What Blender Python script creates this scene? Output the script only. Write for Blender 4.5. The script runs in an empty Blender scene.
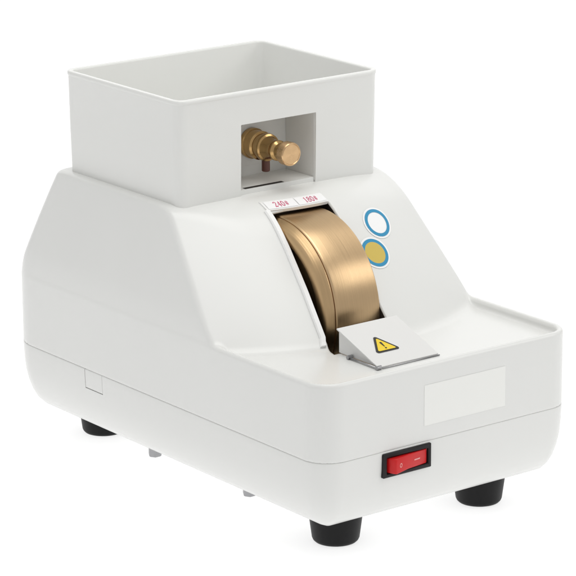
import bpy, bmesh, math, random
import numpy as np
from mathutils import Vector, Matrix

# ------------------------------------------------------------------ camera
scene = bpy.context.scene
COL = scene.collection
FLOOR = -0.017                      # the table top; the machine's own zero is its underside

cam_data = bpy.data.cameras.new('camera')
cam_data.sensor_width = 36.0
cam_data.lens = 191.09
cam_data.clip_start, cam_data.clip_end = 0.05, 60
cam = bpy.data.objects.new('camera', cam_data)
COL.objects.link(cam)
_R = Vector((0.795834, -0.605484, -0.006122))
_U = Vector((0.169059, 0.212476, 0.962431))
_D = Vector((0.581436, 0.766970, -0.271458))
CAM_LOC = (-1.05108, -1.35432, 0.64444)
cam.matrix_world = Matrix(((_R.x, _U.x, -_D.x, CAM_LOC[0]), (_R.y, _U.y, -_D.y, CAM_LOC[1]),
                           (_R.z, _U.z, -_D.z, CAM_LOC[2]), (0, 0, 0, 1)))
scene.camera = cam

# ------------------------------------------------------------------ world, lamps, exposure (studio light tent plus added floor and backdrop lamps)
world = bpy.data.worlds.new('World'); scene.world = world
world.use_nodes = True
bg = world.node_tree.nodes['Background']
bg.inputs['Color'].default_value = (1.0, 1.0, 1.0, 1)
bg.inputs['Strength'].default_value = 0.53
scene.view_settings.view_transform = 'Standard'
scene.view_settings.look = 'None'
scene.view_settings.exposure = 0.06
scene.view_settings.gamma = 1.0

def softbox(name, loc, target, sx, sy, power, col=(1, 1, 1)):
    l = bpy.data.lights.new(name, 'AREA'); l.shape = 'RECTANGLE'
    l.size, l.size_y, l.energy, l.color = sx, sy, power, col
    o = bpy.data.objects.new(name, l); COL.objects.link(o)
    o.location = loc
    o.rotation_euler = (Vector(target) - Vector(loc)).to_track_quat('-Z', 'Y').to_euler()
    return o
softbox('overhead_softbox', (0.05, -0.05, 1.4), (0.1, 0.1, 0.1), 0.9, 0.9, 8.3, (1.0, 0.995, 0.97))
softbox('right_softbox', (1.15, -0.95, 1.0), (0.1, 0.1, 0.13), 0.75, 0.6, 3.5, (1.0, 0.995, 0.97))
softbox('left_softbox', (-1.5, 0.2, 0.7), (0.1, 0.15, 0.1), 1.0, 1.0, 0.4)
softbox('added_table_fill', (0.3, 0.8, -0.9), (0.3, 0.8, 0.0), 3.2, 3.2, 40.0)  # unseen lamp added under the table to whiten it and clear shadows
softbox('added_backdrop_fill', (2.3, 3.0, 1.3), (1.3, 1.7, 0.5), 4.5, 3.0, 92.0)  # unseen lamp added behind the sweep to lift the backdrop to white

# ------------------------------------------------------------------ materials
def new_mat(name):
    m = bpy.data.materials.new(name); m.use_nodes = True
    nt = m.node_tree
    return m, nt, nt.nodes['Principled BSDF']
def node(nt, t, **kw):
    n = nt.nodes.new(t)
    for k, v in kw.items(): setattr(n, k, v)
    return n
def plastic(name, col, rough, var=0.02, bump=0.02, bscale=900, spec=0.5, vscale=14):
    m, nt, p = new_mat(name)
    tc = node(nt, 'ShaderNodeTexCoord')
    n1 = node(nt, 'ShaderNodeTexNoise'); n1.inputs['Scale'].default_value = vscale; n1.inputs['Detail'].default_value = 5
    nt.links.new(tc.outputs['Object'], n1.inputs['Vector'])
    mx = node(nt, 'ShaderNodeMixRGB'); nt.links.new(n1.outputs['Fac'], mx.inputs['Fac'])
    mx.inputs[1].default_value = tuple(c * (1 - var) for c in col) + (1,)
    mx.inputs[2].default_value = tuple(min(1, c * (1 + var)) for c in col) + (1,)
    nt.links.new(mx.outputs[0], p.inputs['Base Color'])
    rr = node(nt, 'ShaderNodeMapRange'); nt.links.new(n1.outputs['Fac'], rr.inputs['Value'])
    rr.inputs['To Min'].default_value = rough * 0.88; rr.inputs['To Max'].default_value = rough * 1.12
    nt.links.new(rr.outputs[0], p.inputs['Roughness'])
    n2 = node(nt, 'ShaderNodeTexNoise'); n2.inputs['Scale'].default_value = bscale; n2.inputs['Detail'].default_value = 2
    nt.links.new(tc.outputs['Object'], n2.inputs['Vector'])
    b = node(nt, 'ShaderNodeBump'); b.inputs['Strength'].default_value = bump; b.inputs['Distance'].default_value = 0.0005
    nt.links.new(n2.outputs['Fac'], b.inputs['Height']); nt.links.new(b.outputs['Normal'], p.inputs['Normal'])
    p.inputs['Specular IOR Level'].default_value = spec
    return m
def metal(name, col, rough, stretch, bump=0.15, var=0.12, dist=0.0003, turned=None, aniso=0.7):
    m, nt, p = new_mat(name)
    p.inputs['Metallic'].default_value = 1.0
    tc = node(nt, 'ShaderNodeTexCoord'); mp = node(nt, 'ShaderNodeMapping'); mp.inputs['Scale'].default_value = stretch
    nt.links.new(tc.outputs['Object'], mp.inputs['Vector'])
    n1 = node(nt, 'ShaderNodeTexNoise'); n1.inputs['Scale'].default_value = 1.0; n1.inputs['Detail'].default_value = 6
    nt.links.new(mp.outputs[0], n1.inputs['Vector'])
    mx = node(nt, 'ShaderNodeMixRGB'); nt.links.new(n1.outputs['Fac'], mx.inputs['Fac'])
    mx.inputs[1].default_value = tuple(c * (1 - var) for c in col) + (1,)
    mx.inputs[2].default_value = tuple(min(1, c * (1 + var)) for c in col) + (1,)
    nt.links.new(mx.outputs[0], p.inputs['Base Color'])
    rr = node(nt, 'ShaderNodeMapRange'); nt.links.new(n1.outputs['Fac'], rr.inputs['Value'])
    rr.inputs['To Min'].default_value = rough * 0.8; rr.inputs['To Max'].default_value = rough * 1.2
    nt.links.new(rr.outputs[0], p.inputs['Roughness'])
    if turned:                      # lathe-turned: fine grooves run round this axis
        tg = node(nt, 'ShaderNodeTangent', direction_type='RADIAL', axis=turned)
        nt.links.new(tg.outputs[0], p.inputs['Tangent'])
        p.inputs['Anisotropic'].default_value = aniso; p.inputs['Anisotropic Rotation'].default_value = 0.25
    b = node(nt, 'ShaderNodeBump'); b.inputs['Strength'].default_value = bump; b.inputs['Distance'].default_value = dist
    nt.links.new(n1.outputs['Fac'], b.inputs['Height']); nt.links.new(b.outputs['Normal'], p.inputs['Normal'])
    return m

M_BODY = plastic('white_abs_plastic', (0.765, 0.768, 0.75), 0.24, 0.015, 0.03, 1400, 0.38)
def add_slot_shade(m):  # shade inside the wheel slot, put into the colour as near-black
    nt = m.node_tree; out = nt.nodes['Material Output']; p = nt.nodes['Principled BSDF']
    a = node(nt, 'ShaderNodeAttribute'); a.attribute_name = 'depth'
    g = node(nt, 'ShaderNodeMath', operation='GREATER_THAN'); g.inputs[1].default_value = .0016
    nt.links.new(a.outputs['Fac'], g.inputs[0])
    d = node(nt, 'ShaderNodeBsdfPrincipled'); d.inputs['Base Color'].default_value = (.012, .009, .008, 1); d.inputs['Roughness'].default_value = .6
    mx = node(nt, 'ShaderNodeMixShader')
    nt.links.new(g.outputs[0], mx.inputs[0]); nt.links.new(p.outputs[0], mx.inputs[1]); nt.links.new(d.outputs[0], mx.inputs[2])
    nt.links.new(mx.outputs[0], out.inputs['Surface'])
add_slot_shade(M_BODY)
M_TRAY = plastic('white_tray_plastic', (0.785, 0.788, 0.766), 0.26, 0.015, 0.03, 1400, 0.38)
M_FRAME = plastic('bright_white_plastic', (0.86, 0.86, 0.85), 0.35, 0.01)
M_GAP_SHADE = plastic('gap_shade_black', (0.012, 0.009, 0.008), 0.6)  # near-black for the painted shade in the tray gap
M_RUBBER = plastic('black_rubber', (0.006, 0.006, 0.0065), 0.5, 0.15, 0.1, 1500, 0.22)
M_BLACK = plastic('black_switch_plastic', (0.009, 0.007, 0.008), 0.4, 0.08, spec=0.28)
M_STEEL = metal('zinc_plated_steel', (0.36, 0.36, 0.37), 0.32, (300, 300, 300))
M_PIN = metal('pin_steel', (0.42, 0.42, 0.43), 0.35, (300, 300, 300))
M_SHEET = plastic('white_painted_sheet', (0.74, 0.738, 0.725), 0.35, 0.012)
M_WHEEL = metal('brushed_bronze_wheel', (0.65, 0.46, 0.265), 0.36, (1500, 25, 25), 0.25, 0.14, turned='X', aniso=0.6)
M_RING = metal('polished_bronze_ring', (0.62, 0.43, 0.235), 0.36, (1500, 25, 25), 0.25, 0.14, turned='X', aniso=0.6)
M_BRASS = metal('turned_brass', (0.52, 0.33, 0.14), 0.19, (40, 900, 40), 0.12, 0.15)
M_KNOB = metal('turned_brass_face', (0.66, 0.44, 0.24), 0.27, (200, 200, 200), 0.1, 0.12, turned='Y', aniso=0.85)
M_COPPER = plastic('brown_rubber_tube', (0.10, 0.03, 0.018), 0.4)
M_PAPER = plastic('white_sticker_paper', (0.88, 0.88, 0.88), 0.5, 0.006, 0.0)
M_PLATE = plastic('pale_label_film', (0.85, 0.853, 0.825), 0.6, 0.006, 0.0)
M_PINK = plastic('magenta_ink', (0.62, 0.05, 0.16), 0.5, 0.05, 0.0)
M_YELLOW = plastic('warning_yellow_ink', (0.86, 0.62, 0.02), 0.42, 0.02, 0.0)
M_INK = plastic('black_ink', (0.015, 0.014, 0.012), 0.45, 0.05, 0.0)
M_BLUE = plastic('blue_ink', (0.03, 0.27, 0.48), 0.42, 0.06, 0.0)
M_GOLD = plastic('yellow_gold_ink', (0.62, 0.47, 0.10), 0.42, 0.08, 0.0)
M_MARK = plastic('pale_switch_mark', (0.78, 0.36, 0.34), 0.4, 0.02, 0.0)
M_RED, _nt, _p = new_mat('red_translucent_plastic')
_p.inputs['Base Color'].default_value = (0.58, 0.010, 0.012, 1)
_p.inputs['Roughness'].default_value = 0.30
_p.inputs['Specular IOR Level'].default_value = 0.3
_p.inputs['Subsurface Weight'].default_value = 0.25
_p.inputs['Subsurface Radius'].default_value = (0.004, 0.0008, 0.0008)
_n = node(_nt, 'ShaderNodeTexNoise'); _n.inputs['Scale'].default_value = 700
_b = node(_nt, 'ShaderNodeBump'); _b.inputs['Strength'].default_value = 0.05; _b.inputs['Distance'].default_value = 0.0003
_nt.links.new(_n.outputs['Fac'], _b.inputs['Height']); _nt.links.new(_b.outputs['Normal'], _p.inputs['Normal'])

M_ACRYL, _nt, _p = new_mat('white_translucent_acrylic')
_d = node(_nt, 'ShaderNodeBsdfDiffuse'); _d.inputs['Color'].default_value = (0.92, 0.92, 0.92, 1)
_t = node(_nt, 'ShaderNodeBsdfTranslucent'); _t.inputs['Color'].default_value = (0.95, 0.95, 0.95, 1)
_m = node(_nt, 'ShaderNodeMixShader'); _m.inputs[0].default_value = 0.5
_nt.links.new(_d.outputs[0], _m.inputs[1]); _nt.links.new(_t.outputs[0], _m.inputs[2])
_nt.links.new(_m.outputs[0], _nt.nodes['Material Output'].inputs['Surface'])
_nt.nodes.remove(_p)

# ------------------------------------------------------------------ setting: translucent table sweeping up into a backdrop, whitened from behind by added lamps
def mesh_obj(name, verts, faces, mat, parent=None, smooth=True, mats=None, fmat=None):
    me = bpy.data.meshes.new(name)
    me.from_pydata([tuple(v) for v in verts], [], [tuple(f) for f in faces])
    me.update()
    for m in (mats or [mat]): me.materials.append(m)
    if fmat is not None: me.polygons.foreach_set('material_index', fmat)
    if smooth: me.polygons.foreach_set('use_smooth', [True] * len(me.polygons))
    o = bpy.data.objects.new(name, me); COL.objects.link(o)
    if parent: attach(o, parent)
    return o
def attach(o, parent):
    o.parent = parent
    if parent.type == 'EMPTY':
        o.location = (-parent.location.x, -parent.location.y, -parent.location.z)

prof = [(-1.0, 0.0), (1.4, 0.0)] + [(1.4 + 0.7 * math.sin(a), 0.7 - 0.7 * math.cos(a)) for a in np.linspace(0.05, math.pi / 2, 20)] + [(2.1, 2.2)]
vs, fs = [], []
ctr, ax = Vector((0.1, 0.15, FLOOR)), Vector((_D.x, _D.y, 0)).normalized()
sd = Vector((ax.y, -ax.x, 0))
for (a, z) in prof:
    for s in (-1.7, 1.7):
        p = ctr + ax * a + sd * s; vs.append((p.x, p.y, FLOOR + z))
for i in range(len(prof) - 1): fs.append((2 * i, 2 * i + 1, 2 * i + 3, 2 * i + 2))
table = mesh_obj('table_surface', vs, fs, M_ACRYL)
table['kind'] = 'structure'

# ------------------------------------------------------------------ the machine: one thing
root = bpy.data.objects.new('lens_grinding_machine', None)
root.location = (0.1, 0.176, FLOOR); root.empty_display_size = 0.1
COL.objects.link(root)
root['label'] = 'white bench grinding machine with open water tray, bronze wheel and red rocker switch'
root['category'] = 'grinding machine'

# ---- signed distance field of the moulded upper shell
W,L=.201,.352
ZS,ZR,ZD,ZT=.0500,.0992,.0936,.173     # seam, deck rim, deck floor, shoulder
XC,KC,Y0=.108,3.2,.0680
def smin(a,b,k):
    h=np.maximum(k-np.abs(a-b),0)/k
    return np.minimum(a,b)-h*h*k*.25
def smax(a,b,k): return -smin(-a,-b,k)
def plan(x,y,inset,rf,rb):
    r=np.where(y<L/2,rf,rb)-inset
    qx=np.abs(x-W/2)-(W/2-inset)+r; qy=np.abs(y-L/2)-(L/2-inset)+r
    return np.hypot(np.maximum(qx,0),np.maximum(qy,0))+np.minimum(np.maximum(qx,qy),0)-r
def plane(u,v,a,b):        # signed distance to the line a->b in (u,v), positive on its left
    t=np.array(b)-np.array(a); t=t/np.hypot(*t)
    return (v-a[1])*t[0]-(u-a[0])*t[1]
def cap(x,y,z):
    yy=y-KC*(x-XC)**2
    front=-(yy-Y0-(z-ZD))*.7071/np.sqrt(1+.5*(2*KC*(x-XC))**2)
    fl=plane(x,z,(0,.103),(.0140,ZT)); fr=plane(W-x,z,(0,.103),(.0125,ZT))
    bk=smax(plane(L-y,z,(.0180,.120),(.0445,ZT)),plane(L-y,z,(.0,.058),(.0180,.120)),.012)
    c=smax(fl,fr,.004); c=smax(c,bk,.012)
    t=np.clip((x-.008)/.055,0,1)
    f=smax(front,z-ZT,.006+.014*t*t*(3-2*t))
    c=smax(c,z-ZT,.005)
    return smax(c,f,.0026)
def body(x,y,z):
    h=cap(x,y,z)
    deck=smin(z-ZD,h,.0045)
    rim=smax(z-ZR,-plan(x,y,.0048,.017,.034),.003)
    top=smin(deck,rim,.0025)
    b=smax(plan(x,y,0.,.018,.034),top,.003)
    return smax(b,ZS-z,.0006)

# slot for the wheel: a slanted opening in the slope
def slot_edges(s):
    t = np.clip(s / 0.1, -0.1, 1.1)
    return np.interp(s, [-.006, -.002, .008, .0425, .0745, .1035], [.0580, .0605, .0645, .0686, .0714, .0728]), 0.1120 + 0.0062 * t
S1 = 0.1055
def slot(x, y, z):
    s = (y - Y0) * .7071 + (z - ZD) * .7071
    xl, xr = slot_edges(s)
    d = np.maximum(xl - x, x - xr)
    d = np.maximum(d, s - S1 - 0.35 * 0)
    return np.maximum(d, 0.0645 - y)
def shell(x, y, z):
    return smax(body(x, y, z), -slot(x, y, z), .0012)

def surface_nets(fn, lo, hi, h):
    ax_ = [np.arange(lo[i], hi[i] + h, h, dtype=np.float32) for i in range(3)]
    X, Y, Z = np.meshgrid(*ax_, indexing='ij')
    F = fn(X, Y, Z).astype(np.float32); del X, Y, Z
    n = F.shape; ins = F < 0
    cs = [(i, j, k) for i in (0, 1) for j in (0, 1) for k in (0, 1)]
    sl = lambda o: tuple(slice(o[a], n[a] - 1 + o[a]) for a in range(3))
    cnt = sum(ins[sl(c)].astype(np.int8) for c in cs)
    act = (cnt > 0) & (cnt < 8)
    idx = np.argwhere(act); ids = np.full(act.shape, -1, np.int64); ids[act] = np.arange(len(idx))
    acc = np.zeros((len(idx), 3)); wt = np.zeros(len(idx))
    for a in cs:
        for ax2 in range(3):
            if a[ax2]: continue
            b = list(a); b[ax2] = 1
            fa = F[tuple((idx + a).T)]; fb = F[tuple((idx + b).T)]
            m = (fa < 0) != (fb < 0)
            t = fa[m] / (fa[m] - fb[m])
            pnt = np.repeat(np.array([a], float), m.sum(), 0); pnt[:, ax2] = t
            acc[m] += pnt; wt[m] += 1
    V = (idx + acc / wt[:, None]) * h + np.array([a[0] for a in ax_])
    quads = []
    for ax2 in range(3):
        o = [a for a in range(3) if a != ax2]
        lo_ = [slice(1, n[a] - 1) for a in range(3)]; lo_[ax2] = slice(0, n[ax2] - 1)
        hi_ = list(lo_); hi_[ax2] = slice(1, n[ax2])
        A, B = ins[tuple(lo_)], ins[tuple(hi_)]
        e = np.argwhere(A != B); e2 = e.copy()
        for a in range(3):
            if a != ax2: e2[:, a] += 1
        flip = ~A[tuple(e.T)]
        q = []
        for (d0, d1) in ((-1, -1), (0, -1), (0, 0), (-1, 0)):
            c = e2.copy(); c[:, o[0]] += d0; c[:, o[1]] += d1
            q.append(ids[tuple(c.T)])
        q = np.stack(q, 1)
        if ax2 == 1: flip = ~flip
        q[flip] = q[flip][:, ::-1]
        quads.append(q)
    Q = np.concatenate(quads); Q = Q[(Q >= 0).all(1)]
    return V, Q
def gradient(fn, V, e=2e-4):
    g = np.zeros_like(V)
    for a in range(3):
        d = np.zeros(3); d[a] = e
        p, m = V + d, V - d
        g[:, a] = (fn(*p.T) - fn(*m.T)) / (2 * e)
    return g
def project(fn, V, it=5):
    V = np.array(V, float)
    for _ in range(it):
        g = gradient(fn, V); f = fn(*V.T)
        V = V - g * (f / np.maximum((g * g).sum(1), .25))[:, None]
    return V

V, Q = surface_nets(shell, (-.004, -.004, ZS - .003), (W + .004, L + .004, ZT + .003), 0.0011)
V0 = V.copy(); V = project(shell, V, 4)
bad = np.linalg.norm(V - V0, axis=1) > .0015; V[bad] = V0[bad]
cen = V[Q].mean(1)
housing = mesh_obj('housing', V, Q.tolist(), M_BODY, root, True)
at = housing.data.attributes.new('depth', 'FLOAT', 'POINT')      # depth below the outer skin: further in, the slot's darkness is put into the colour
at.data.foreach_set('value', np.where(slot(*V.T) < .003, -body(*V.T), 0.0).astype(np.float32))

# a patch glued on the shell: grid points in (x, second coordinate) dropped on the surface
def on_shell(P, off):
    P = project(body, P, 6); g = gradient(body, P); g /= np.linalg.norm(g, axis=1)[:, None]
    return P + g * off
def slope_pt(x, s):
    x = np.asarray(x, float); s = np.asarray(s, float)
    return np.stack([x, Y0 + .7071 * s + KC * (x - XC) ** 2, ZD + .7071 * s], -1)

# ---- raised lip round the slot, with the label ledge on top (part of the shell's moulding)
def rib(pts_in, pts_out, h, name, mat, parent, sink=.0015):
    """strip between an inner and an outer line on the slope, standing h proud"""
    n = len(pts_in)
    up_i, up_o = on_shell(pts_in, h), on_shell(pts_out, h)
    mid_o = on_shell(pts_out + (pts_out - pts_in) * .15, h * .55)
    dn_o = on_shell(pts_out + (pts_out - pts_in) * .2, -sink * .3)
    dn_i = on_shell(pts_in, -sink)
    rows = [dn_i, up_i - (up_i - up_o) * .0, up_i + (up_o - up_i) * .12 + 0, up_i + (up_o - up_i) * .88, mid_o, dn_o]
    v = np.concatenate(rows); f = []
    for r in range(len(rows) - 1):
        for i in range(n - 1):
            f.append((r * n + i, r * n + i + 1, (r + 1) * n + i + 1, (r + 1) * n + i))
    f.append(tuple(r * n for r in range(len(rows)))); f.append(tuple(r * n + n - 1 for r in range(len(rows)))[::-1])
    return v, f
ss = np.linspace(.0010, S1, 30)
xl, xr = slot_edges(ss)
left_in = slope_pt(xl, ss); left_out = slope_pt(xl - .0030, ss)
v1, f1 = rib(left_in, left_out, .0018, '', None, None)
xt = np.linspace(xl[-1] - .0012, .1178, 24)
top_in = slope_pt(xt, np.full(24, S1)); top_out = slope_pt(xt, np.full(24, S1 + .0106))
v3, f3 = rib(top_in, top_out, .0010, '', None, None)
vv = np.concatenate([v1, v3]); ff = f1 + [tuple(i + len(v1) for i in q) for q in f3]
bm = bmesh.new()
bvs = [bm.verts.new(p) for p in vv]
for q in ff: bm.faces.new([bvs[i] for i in q])
bmesh.ops.recalc_face_normals(bm, faces=bm.faces)
me = bpy.data.meshes.new('slot_frame'); bm.to_mesh(me); bm.free()
me.materials.append(M_FRAME)
frame = bpy.data.objects.new('slot_frame', me); COL.objects.link(frame); frame.parent = housing

# ---- flat text laid on a surface
GLYPH = {   # serifed numerals drawn with strokes: (half width, points)
 '2': [(.05, [(.10, .74), (.10, .84), (.17, .95), (.28, .98), (.39, .93), (.44, .80), (.41, .64), (.30, .42), (.09, .05)]), (.065, [(.08, .05), (.44, .05)]), (.03, [(.44, .04), (.47, .20)])],
 '4': [(.03, [(.36, .98), (.05, .30)]), (.045, [(.04, .30), (.50, .30)]), (.06, [(.36, .98), (.36, .02)]), (.03, [(.26, .02), (.46, .02)])],
 '0': [(.055, [(.27 + .20 * math.cos(a), .5 + .47 * math.sin(a)) for a in np.linspace(0, 2 * math.pi, 25)])],
 '1': [(.03, [(.14, .84), (.28, .96)]), (.06, [(.28, .98), (.28, .02)]), (.03, [(.14, .02), (.42, .02)])],
 '8': [(.05, [(.27 + .16 * math.cos(a), .74 + .22 * math.sin(a)) for a in np.linspace(0, 2 * math.pi, 21)]), (.05, [(.27 + .20 * math.cos(a), .27 + .25 * math.sin(a)) for a in np.linspace(0, 2 * math.pi, 21)])],
 '#': [(.035, [(.20, .08), (.28, .92)]), (.035, [(.38, .08), (.46, .92)]), (.035, [(.08, .35), (.54, .35)]), (.035, [(.10, .65), (.56, .65)])]}
def text_mesh(word, size):
    v, f = [], []
    for n, ch in enumerate(word):
        for hw, pts in GLYPH[ch]:
            for (a, b) in zip(pts, pts[1:]):
                a, b = np.array(a), np.array(b); d = b - a; L_ = np.hypot(*d)
                if L_ < 1e-6: continue
                d /= L_; q = np.array([-d[1], d[0]]) * hw; e = d * hw * .4; o = len(v)
                for p in (a - e + q, a - e - q, b + e - q, b + e + q):
                    v.append(((p[0] + n * .60 - .60 * len(word) / 2) * size, (p[1] - .5) * size))
                f.append((o, o + 1, o + 2, o + 3))
    return np.array(v), f
def grid_patch(x0, x1, s0, s1, nx, ns):
    gx, gs = np.meshgrid(np.linspace(x0, x1, nx), np.linspace(s0, s1, ns), indexing='ij')
    f = [(i * ns + j, (i + 1) * ns + j, (i + 1) * ns + j + 1, i * ns + j + 1) for i in range(nx - 1) for j in range(ns - 1)]
    return gx.ravel(), gs.ravel(), f
def grit_label(x0, x1, word, lab):
    gx, gs, f = grid_patch(x0, x1, S1 + .0011, S1 + .0101, 12, 10)
    o = mesh_obj('grit_label', on_shell(slope_pt(gx, gs), .00115), f, M_PAPER, root); o['label'] = lab
    tv, tf = text_mesh(word, .0056)
    P = slope_pt((x0 + x1) / 2 + tv[:, 0] * .78, S1 + .0056 + tv[:, 1] * 1.05)
    t = mesh_obj('grit_number', on_shell(P, .0013), tf, M_PINK, o, False)
grit_label(.0732, .0946, '240#', 'white label printed 240# in magenta')
grit_label(.0954, .1172, '180#', 'white label printed 180# in magenta')

# ---- round stickers on the slope
def disc_on_slope(name, cx, cs, r0, r1, off, mat, parent, a0=0, a1=2 * math.pi, n=56):
    ang = np.linspace(a0, a1, n); rr = np.linspace(r0, r1, 5)
    A, Rr = np.meshgrid(ang, rr, indexing='ij')
    P = slope_pt(cx + Rr.ravel() * np.cos(A.ravel()), cs + Rr.ravel() * np.sin(A.ravel()))
    f = [(i * 5 + j, i * 5 + j + 1, (i + 1) * 5 + j + 1, (i + 1) * 5 + j) for i in range(n - 1) for j in range(4)]
    return mesh_obj(name, on_shell(P, off), f, mat, parent)
for (P0, fill, lab) in (((.1457, .1291, .1502), M_PAPER, 'round white sticker with a blue ring'),
                        ((.1306, .1123, .1363), M_GOLD, 'round sticker with blue ring and yellow centre')):
    cs_ = ((P0[1] - KC * (P0[0] - XC) ** 2 - Y0) + (P0[2] - ZD)) * .7071
    st = disc_on_slope('round_sticker', P0[0], cs_, .0001, .0118, .0003, M_PAPER, root); st['label'] = lab
    disc_on_slope('sticker_ring', P0[0], cs_, .0080, .0104, .00045, M_BLUE, st)
    if fill is not M_PAPER: disc_on_slope('sticker_centre', P0[0], cs_, .0001, .0080, .00045, fill, st)

# ---- pale blank name plate on the front wall
gx, gz, f = grid_patch(.0785, .1435, .0600, .0858, 4, 3)
pl = mesh_obj('name_plate', np.stack([gx, np.full_like(gx, -.00012), gz], -1), [q for q in f], M_PLATE, root, False)

# ------------------------------------------------------------------ base tub
def ring_plan(e, n=20, rf=.018, rb=.034):
    pts = []
    for (cx, cy, a0, r) in ((W - rf, rf, -90, rf), (W - rb, L - rb, 0, rb), (rb, L - rb, 90, rb), (rf, rf, 180, rf)):
        rr = max(r - e, .002)
        for k in range(n + 1):
            a = math.radians(a0 + 90 * k / n)
            ox, oy = cx, cy
            if r - e < .002:
                ox += (e - r + .002) * (-1 if cx > W / 2 else 1); oy += (e - r + .002) * (-1 if cy > L / 2 else 1)
            pts.append((ox + rr * math.cos(a), oy + rr * math.sin(a)))
    return pts
def loft(rings, cap0=True, cap1=True):
    n = len(rings[0]); v = [p for r in rings for p in r]; f = []
    for i in range(len(rings) - 1):
        for j in range(n):
            k = (j + 1) % n
            f.append((i * n + j, i * n + k, (i + 1) * n + k, (i + 1) * n + j))
    if cap0: f.append(tuple(range(n))[::-1])
    if cap1: f.append(tuple((len(rings) - 1) * n + j for j in range(n)))
    return v, f
tub_prof = [(.030, .0018), (.018, .0040), (.012, .0070), (.0080, .0110), (.0052, .0160), (.0027, .0230), (.0012, .0300), (.0004, .0380),
            (.0001, .0450), (0, .0492), (.0001, .0496), (.0004, .0499), (.0030, .0499), (.0031, .0515)]
# smooth the profile
tp = np.array(tub_prof)
v, f = loft([[(x, y, z) for (x, y) in ring_plan(e)] for (e, z) in tub_prof])
tub = mesh_obj('base_tub', v, f, M_BODY, root)

def boolean_cut(obj, cutters):
    for c in cutters:
        md = obj.modifiers.new('b', 'BOOLEAN'); md.object = c; md.operation = 'DIFFERENCE'; md.solver = 'EXACT'
    bpy.context.view_layer.update()
    dg = bpy.context.evaluated_depsgraph_get()
    me = bpy.data.meshes.new_from_object(obj.evaluated_get(dg))
    obj.modifiers.clear(); old = obj.data; obj.data = me; me.name = obj.name
    bpy.data.meshes.remove(old)
    for c in cutters:
        m = c.data; bpy.data.objects.remove(c); bpy.data.meshes.remove(m)
def box(lo, hi):
    v = [(x, y, z) for x in (lo[0], hi[0]) for y in (lo[1], hi[1]) for z in (lo[2], hi[2])]
    return v, [(0, 1, 3, 2), (4, 6, 7, 5), (0, 4, 5, 1), (2, 3, 7, 6), (0, 2, 6, 4), (1, 5, 7, 3)]
def auto_smooth(o, deg=35):
    me = o.data
    bm = bmesh.new(); bm.from_mesh(me)
    for p in bm.faces: p.smooth = True
    for e in bm.edges:
        e.smooth = not (len(e.link_faces) == 2 and e.calc_face_angle(0) > math.radians(deg))
    bm.to_mesh(me); bm.free()
auto_smooth(tub, 50)
# knock-out panel outline scored in the left wall
cut = []
for lo, hi in (((-.002, .2532, .0372), (.0022, .2538, .053)), ((-.002, .2334, .0366), (.0022, .2538, .0373)), ((-.002, .2334, .0366), (.0016, .2337, .0500))):
    v, f = box(lo, hi); c = mesh_obj('cutter', v, f, M_BODY, None, False); cut.append(c)
for c in cut: c.location = tub.location + root.location
boolean_cut(tub, cut)
auto_smooth(tub, 50)

# ------------------------------------------------------------------ feet and screws
def lathe(prof, n=48, axis='z', org=(0, 0, 0), caps=True):
    v, f = [], []
    for (r, h) in prof:
        for k in range(n):
            a = 2 * math.pi * k / n; c, s = r * math.cos(a), r * math.sin(a)
            p = (c, s, h) if axis == 'z' else ((c, h, -s) if axis == 'y' else (h, c, s))
            v.append((p[0] + org[0], p[1] + org[1], p[2] + org[2]))
    for i in range(len(prof) - 1):
        for k in range(n):
            j = (k + 1) % n
            f.append((i * n + k, i * n + j, (i + 1) * n + j, (i + 1) * n + k))
    if caps:
        f.append(tuple(range(n))[::-1]); f.append(tuple((len(prof) - 1) * n + k for k in range(n)))
    return v, f
for (x, y) in ((.042, .0405), (.158, .0405), (.049, .306), (.151, .306)):
    v, f = lathe([(.0118, FLOOR + .0004), (.0132, FLOOR + .0006), (.0142, FLOOR + .0016), (.0148, FLOOR + .003), (.0172, .004), (.0176, .006)], 56, 'z', (x, y, 0))
    o = mesh_obj('foot', v, f, M_RUBBER, root); auto_smooth(o, 40)
for (x, y) in ((.0265, .2125), (.0295, .1125)):
    v, f = lathe([(.0034, -.0052), (.0044, -.0046), (.0047, -.0038), (.0047, .004), (.0047, .006)], 6, 'z', (x, y, 0))
    o = mesh_obj('screw', v, f, M_STEEL, root); auto_smooth(o, 25)

# ------------------------------------------------------------------ water tray on top
YB = .2020
TW, TY0, TY1, TZ = .162, .1694, .2995, .240
def rr_ring(x0, x1, y0, y1, r, z, n=8):
    p = []
    for (cx, cy, a0) in ((x1 - r, y0 + r, -90), (x1 - r, y1 - r, 0), (x0 + r, y1 - r, 90), (x0 + r, y0 + r, 180)):
        for k in range(n + 1):
            a = math.radians(a0 + 90 * k / n); p.append((cx + r * math.cos(a), cy + r * math.sin(a), z))
    return p
tx0, tx1 = .1 - TW / 2, .1 + TW / 2
def tr(i, z, r=.0080): return rr_ring(tx0 + i, tx1 - i, TY0 + i, TY1 - i, max(r - i, .0015), z)
rings = [tr(.0022, .1660), tr(.0014, .1720), tr(.0007, .2050), tr(.0003, .2368), tr(.0002, .2371), tr(-.0002, .2376), tr(-.0002, .2391), tr(.0001, .2397), tr(.0006, .2400),
         tr(.0026, .2400), tr(.0032, .2396), tr(.0035, .2388), tr(.0040, .2000), tr(.0050, .1850), tr(.0090, .1820)]
v, f = loft(rings)
tray = mesh_obj('water_tray', v, f, M_TRAY, root)
v, f = box((.0680, .15, .1712), (.1280, YB + .0001, .2185)); c = mesh_obj('cutter', v, f, M_TRAY, None, False); c.location = tray.location + root.location
boolean_cut(tray, [c]); auto_smooth(tray, 40)
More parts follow.
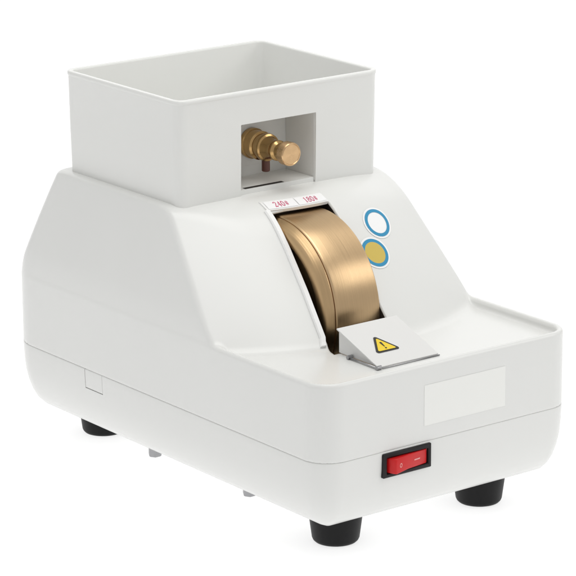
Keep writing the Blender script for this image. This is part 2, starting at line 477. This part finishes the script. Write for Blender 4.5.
# recess box behind the window, floor with a dark strip for the gap's shade at its front
def wall(x0, x1, y0, y1, z0, z1): return box((x0, y0, z0), (x1, y1, z1))
vs, fs = [], []
for b in (wall(.0660, .0683, TY0 + .0024, YB, .1735, .2205), wall(.1277, .1300, TY0 + .0024, YB, .1735, .2205), wall(.0660, .1300, YB + .0002, YB + .002, .1733, .2207),
          wall(.0685, .1275, TY0 + .0024, YB, .2182, .2205), wall(.0685, .1275, TY0 + .0026, YB, .1660, .1754)):
    o0 = len(vs); vs += b[0]; fs += [tuple(i + o0 for i in q) for q in b[1]]
recess = mesh_obj('tap_recess', vs, fs, M_TRAY, tray, False)
v, f = box((.0730, TY0 + .0034, .1750), (.1040, TY0 + .0066, .17555))
gap_strip = mesh_obj('gap_shade_strip', v, f, M_GAP_SHADE, tray, False)  # near-black strip standing in for the shade in the gap under the tray

# ------------------------------------------------------------------ brass tap
AX, AZ = .0995, .1968
tap_prof = [(0.0101, 0.2015), (0.0101, 0.1987), (0.0094, 0.1981), (0.0090, 0.1936), (0.0095, 0.1930), (0.0095, 0.1913), (0.0081, 0.1905), (0.0079, 0.1874), (0.0089, 0.1867), (0.0092, 0.1851), (0.0089, 0.1835),
            (0.0077, 0.1829), (0.0070, 0.1812), (0.0065, 0.1789), (0.0061, 0.1766), (0.0064, 0.1744), (0.0068, 0.1736), (0.0067, 0.1725), (0.0052, 0.1710), (0.0047, 0.1687), (0.0048, 0.1665), (0.0054, 0.1648)]
v, f = lathe(tap_prof, 48, 'y', (AX, 0, AZ))
tap = mesh_obj('brass_tap', v, f, M_BRASS, root); auto_smooth(tap, 30)
v, f = lathe([(0.0055, 0.1664), (0.0071, 0.1655), (0.0077, 0.1646), (0.0078, 0.1605), (0.0076, 0.1592), (0.0071, 0.1587), (0.0066, 0.1586), (0.0064, 0.1589), (0.0018, 0.1589)], 56, 'y', (AX, 0, AZ))
knob = mesh_obj('tap_knob', v, f, M_KNOB, tap); auto_smooth(knob, 30)
v, f = lathe([(.0023, .1805), (.0027, .1809), (.0027, .1960)], 24, 'z', (AX + .0005, .1870, 0))
spout = mesh_obj('tap_spout', v, f, M_COPPER, tap); auto_smooth(spout, 40)

# ------------------------------------------------------------------ grinding wheels on their shaft
WY, WZ, WR = .1445, .1035, .0588
def wheel(x0, x1, r, rin, mat, lab, cone=0):
    b = .0007
    pr = [(rin, x0 + .004), (rin + .001, x0 + .003), (r - .0085, x0 + .003), (r - .0070, x0 + .0022), (r - .0068, x0 + .0006), (r - .0022, x0), (r - .0008, x0 + .0004), (r - .0002, x0 + .0010), (r, x0 + .0016),
          (r, (x0 + x1) / 2), (r, x1 - b), (r - .0003, x1 - .0002), (r - .0014, x1), (rin, x1)]
    pr = [(q - cone * (x1 - x) / (x1 - x0) if q > r - .009 else q, x) for (q, x) in pr]
    v, f = lathe(pr, 220, 'x', (0, WY, WZ), False)
    n = 220; k = len(pr) - 1
    f += [(k * n + i, k * n + (i + 1) % n, (i + 1) % n, i) for i in range(n)]
    o = mesh_obj('grinding_wheel', v, f, mat, root); auto_smooth(o, 28); o['label'] = lab
    return o
wheel(.0786, .1136, WR, .012, M_WHEEL, 'wide bronze grinding wheel')
wheel(.0722, .0785, WR - .0005, .012, M_RING, 'narrow bronze grinding wheel beside the wide one', .0044)
v, f = lathe([(.0122, .0640), (.0122, .1160)], 32, 'x', (0, WY, WZ)); sh = mesh_obj('wheel_shaft', v, f, M_PIN, root); auto_smooth(sh, 40)

# ------------------------------------------------------------------ hinged splash guard with warning triangle
GX0, GX1 = .0616, .1090
def guard_pt(x, t, h=0):     # t from 0 at the hinge (front) to 1 at the wheel side
    y = .0232 + .0410 * t; z = .0948 + .0152 * t
    return (x, y - h * .347, z + h * .938)
bm = bmesh.new()
T = .0010
pts = [guard_pt(GX0, 0), guard_pt(GX1, 0), guard_pt(GX1, 1), guard_pt(GX0, 1)]
lo_ = [bm.verts.new(Vector(p) - Vector((0, -.347, .938)) * T) for p in pts]; hi_ = [bm.verts.new(p) for p in pts]
bm.faces.new(hi_); bm.faces.new(lo_[::-1])
for i in range(4): bm.faces.new((lo_[i], lo_[(i + 1) % 4], hi_[(i + 1) % 4], hi_[i]))
# folded side cheeks
for xs in (GX0 + .0017, GX1 - T - .0017):
    tri = [(guard_pt(xs, .02)[1:]), (guard_pt(xs, 1)[1:]), (.0642, .0942)]
    tri = [(tri[0][0], tri[0][1] - T), (tri[1][0], tri[1][1] - T), tri[2]]
    a_ = [bm.verts.new((xs + .0001, y, z)) for (y, z) in tri]; b_ = [bm.verts.new((xs + T, y, z)) for (y, z) in tri]
    bm.faces.new(a_[::-1]); bm.faces.new(b_)
    for i in range(3): bm.faces.new((a_[i], a_[(i + 1) % 3], b_[(i + 1) % 3], b_[i]))
bmesh.ops.recalc_face_normals(bm, faces=bm.faces)
es = [e for e in bm.edges if e.calc_face_angle(0) > 1.0]
bmesh.ops.bevel(bm, geom=es, offset=.00025, segments=2, affect='EDGES', profile=.5)
me = bpy.data.meshes.new('splash_guard'); bm.to_mesh(me); bm.free(); me.materials.append(M_SHEET)
guard = bpy.data.objects.new('splash_guard', me); COL.objects.link(guard); attach(guard, root)
def tube(pts, r, n=10):
    v, f = [], []
    pts = [Vector(p) for p in pts]
    for i, p in enumerate(pts):
        d = (pts[min(i + 1, len(pts) - 1)] - pts[max(i - 1, 0)]).normalized()
        a = d.orthogonal().normalized(); b = d.cross(a)
        if i and False: pass
        for k in range(n):
            t = 2 * math.pi * k / n; q = p + a * r * math.cos(t) + b * r * math.sin(t); v.append(tuple(q))
    for i in range(len(pts) - 1):
        for k in range(n):
            f.append((i * n + k, i * n + (k + 1) % n, (i + 1) * n + (k + 1) % n, (i + 1) * n + k))
    f.append(tuple(range(n))[::-1]); f.append(tuple((len(pts) - 1) * n + k for k in range(n)))
    return v, f
v, f = tube([(GX0 - .0012, .0505, .0947), (GX0 - .0012, .0222, .0947)], .0006)
mesh_obj('guard_pin', v, f, M_PIN, guard)
for y in (.0222, .0505):
    v, f = tube([(GX0 - .0024, y, .0950), (GX0 + .0012, y, .0950)], .0013, 14)
    o = mesh_obj('hinge_knuckle', v, f, M_STEEL, guard); auto_smooth(o, 40)
v, f = tube([(GX0 + .002, .0218, .0942), (GX1, .0222, .0941)], .0004)
mesh_obj('edge_shadow_rod', v, f, M_PIN, guard)  # dark rod standing in for the shadow line along the guard's front edge
# warning triangle: black rounded triangle, yellow field, exclamation mark
def rtri(c, r, rad, n=8):
    P = []
    for k in range(3):
        a = math.pi / 2 + k * 2 * math.pi / 3
        cx, cy = c[0] + (r - 2 * rad) * math.cos(a), c[1] + (r - 2 * rad) * math.sin(a)
        for j in range(n + 1):
            t = a - math.pi / 3 + 2 * math.pi / 3 * j / n; P.append((cx + rad * math.cos(t), cy + rad * math.sin(t)))
    return P
def flat_on_guard(name, poly, h, mat, parent):
    v = [guard_pt(x, t, h) for (x, t) in poly]
    return mesh_obj(name, v, [tuple(range(len(v)))], mat, parent, False)
GC = (.0792, .0180); GL = math.hypot(.0410, .0152)
conv = lambda P: [(x, y / GL) for (x, y) in P]
sticker = flat_on_guard('warning_sticker', conv(rtri(GC, .0114, .0016)), .0002, M_INK, guard)
flat_on_guard('warning_field', conv(rtri(GC, .0084, .0008)), .00035, M_YELLOW, sticker)
bar = [(-.00032, -.0010), (.00032, -.0010), (.0008, .0034), (.0005, .0039), (-.0005, .0039), (-.0008, .0034)]
flat_on_guard('warning_mark', conv([(GC[0] + x, GC[1] + y) for (x, y) in bar]), .0005, M_INK, sticker)
flat_on_guard('warning_mark', conv([(GC[0] + .0007 * math.cos(a), GC[1] - .0024 + .0007 * math.sin(a)) for a in np.linspace(0, 2 * math.pi, 16, endpoint=False)]), .0005, M_INK, sticker)

# ------------------------------------------------------------------ rocker switch
SX0, SX1, SZ0, SZ1 = .0457, .0834, .0334, .0488
bm = bmesh.new()
def frame_ring(i, y):
    return [bm.verts.new(p) for p in ((SX0 + i, y, SZ0 + i), (SX1 - i, y, SZ0 + i), (SX1 - i, y, SZ1 - i), (SX0 + i, y, SZ1 - i))]
R_ = [frame_ring(0, .0020), frame_ring(0, -.0010), frame_ring(.0006, -.0017), frame_ring(.0022, -.0019), frame_ring(.0027, -.0014), frame_ring(.0028, .0060)]
for a, b in zip(R_, R_[1:]):
    for i in range(4): bm.faces.new((a[i], a[(i + 1) % 4], b[(i + 1) % 4], b[i]))
bm.faces.new(R_[-1])
bmesh.ops.recalc_face_normals(bm, faces=bm.faces)
bmesh.ops.bevel(bm, geom=[e for e in bm.edges if abs(e.verts[0].co.y - e.verts[1].co.y) > .002 and e.verts[0].co.y < .003], offset=.0008, segments=3, affect='EDGES', profile=.5)
me = bpy.data.meshes.new('switch_bezel'); bm.to_mesh(me); bm.free(); me.materials.append(M_BLACK)
bezel = bpy.data.objects.new('rocker_switch', me); COL.objects.link(bezel); attach(bezel, root)
auto_smooth(bezel, 40)
zz0, zz1 = SZ0 + .0031, SZ1 - .0031
outline = [(.0492, .004), (.0488, .0005), (.0512, -.0058), (.0518, -.0064), (.0526, -.0065), (.0640, -.0030), (.0790, -.0012), (.0802, -.0004), (.0802, .004)]
bm = bmesh.new()
a_ = [bm.verts.new((x, y, zz0)) for (x, y) in outline]; b_ = [bm.verts.new((x, y, zz1)) for (x, y) in outline]
bm.faces.new(a_); bm.faces.new(b_[::-1])
for i in range(len(outline)): 
    j = (i + 1) % len(outline); bm.faces.new((a_[i], a_[j], b_[j], b_[i]))
bmesh.ops.recalc_face_normals(bm, faces=bm.faces)
bmesh.ops.bevel(bm, geom=[e for e in bm.edges if abs(e.verts[0].co.z - e.verts[1].co.z) < 1e-6], offset=.0005, segments=3, affect='EDGES', profile=.5)
me = bpy.data.meshes.new('rocker'); bm.to_mesh(me); bm.free(); me.materials.append(M_RED)
rocker = bpy.data.objects.new('rocker', me); COL.objects.link(rocker); rocker.parent = bezel; auto_smooth(rocker, 30)
zc = (zz0 + zz1) / 2
def face_y(x): return (-.0065 + (x - .0526) / (.0640 - .0526) * .0035 if x < .0640 else -.0030 + (x - .0640) / .0150 * .0018) - .00012
v, f = [], []
for k in range(25):
    a = 2 * math.pi * k / 24
    for r in (.0009, .0014):
        x = .0562 + r * math.cos(a) * .85; v.append((x, face_y(x), zc + r * math.sin(a)))
for k in range(24): f.append((2 * k, 2 * k + 1, 2 * k + 3, 2 * k + 2))
mesh_obj('off_mark', v, f, M_MARK, bezel, False)
v = [(x, face_y(x), z) for (x, z) in ((.0690, zc - .0004), (.0738, zc - .0004), (.0738, zc + .0004), (.0690, zc + .0004))]
mesh_obj('on_mark', v, [(0, 1, 2, 3)], M_MARK, bezel, False)
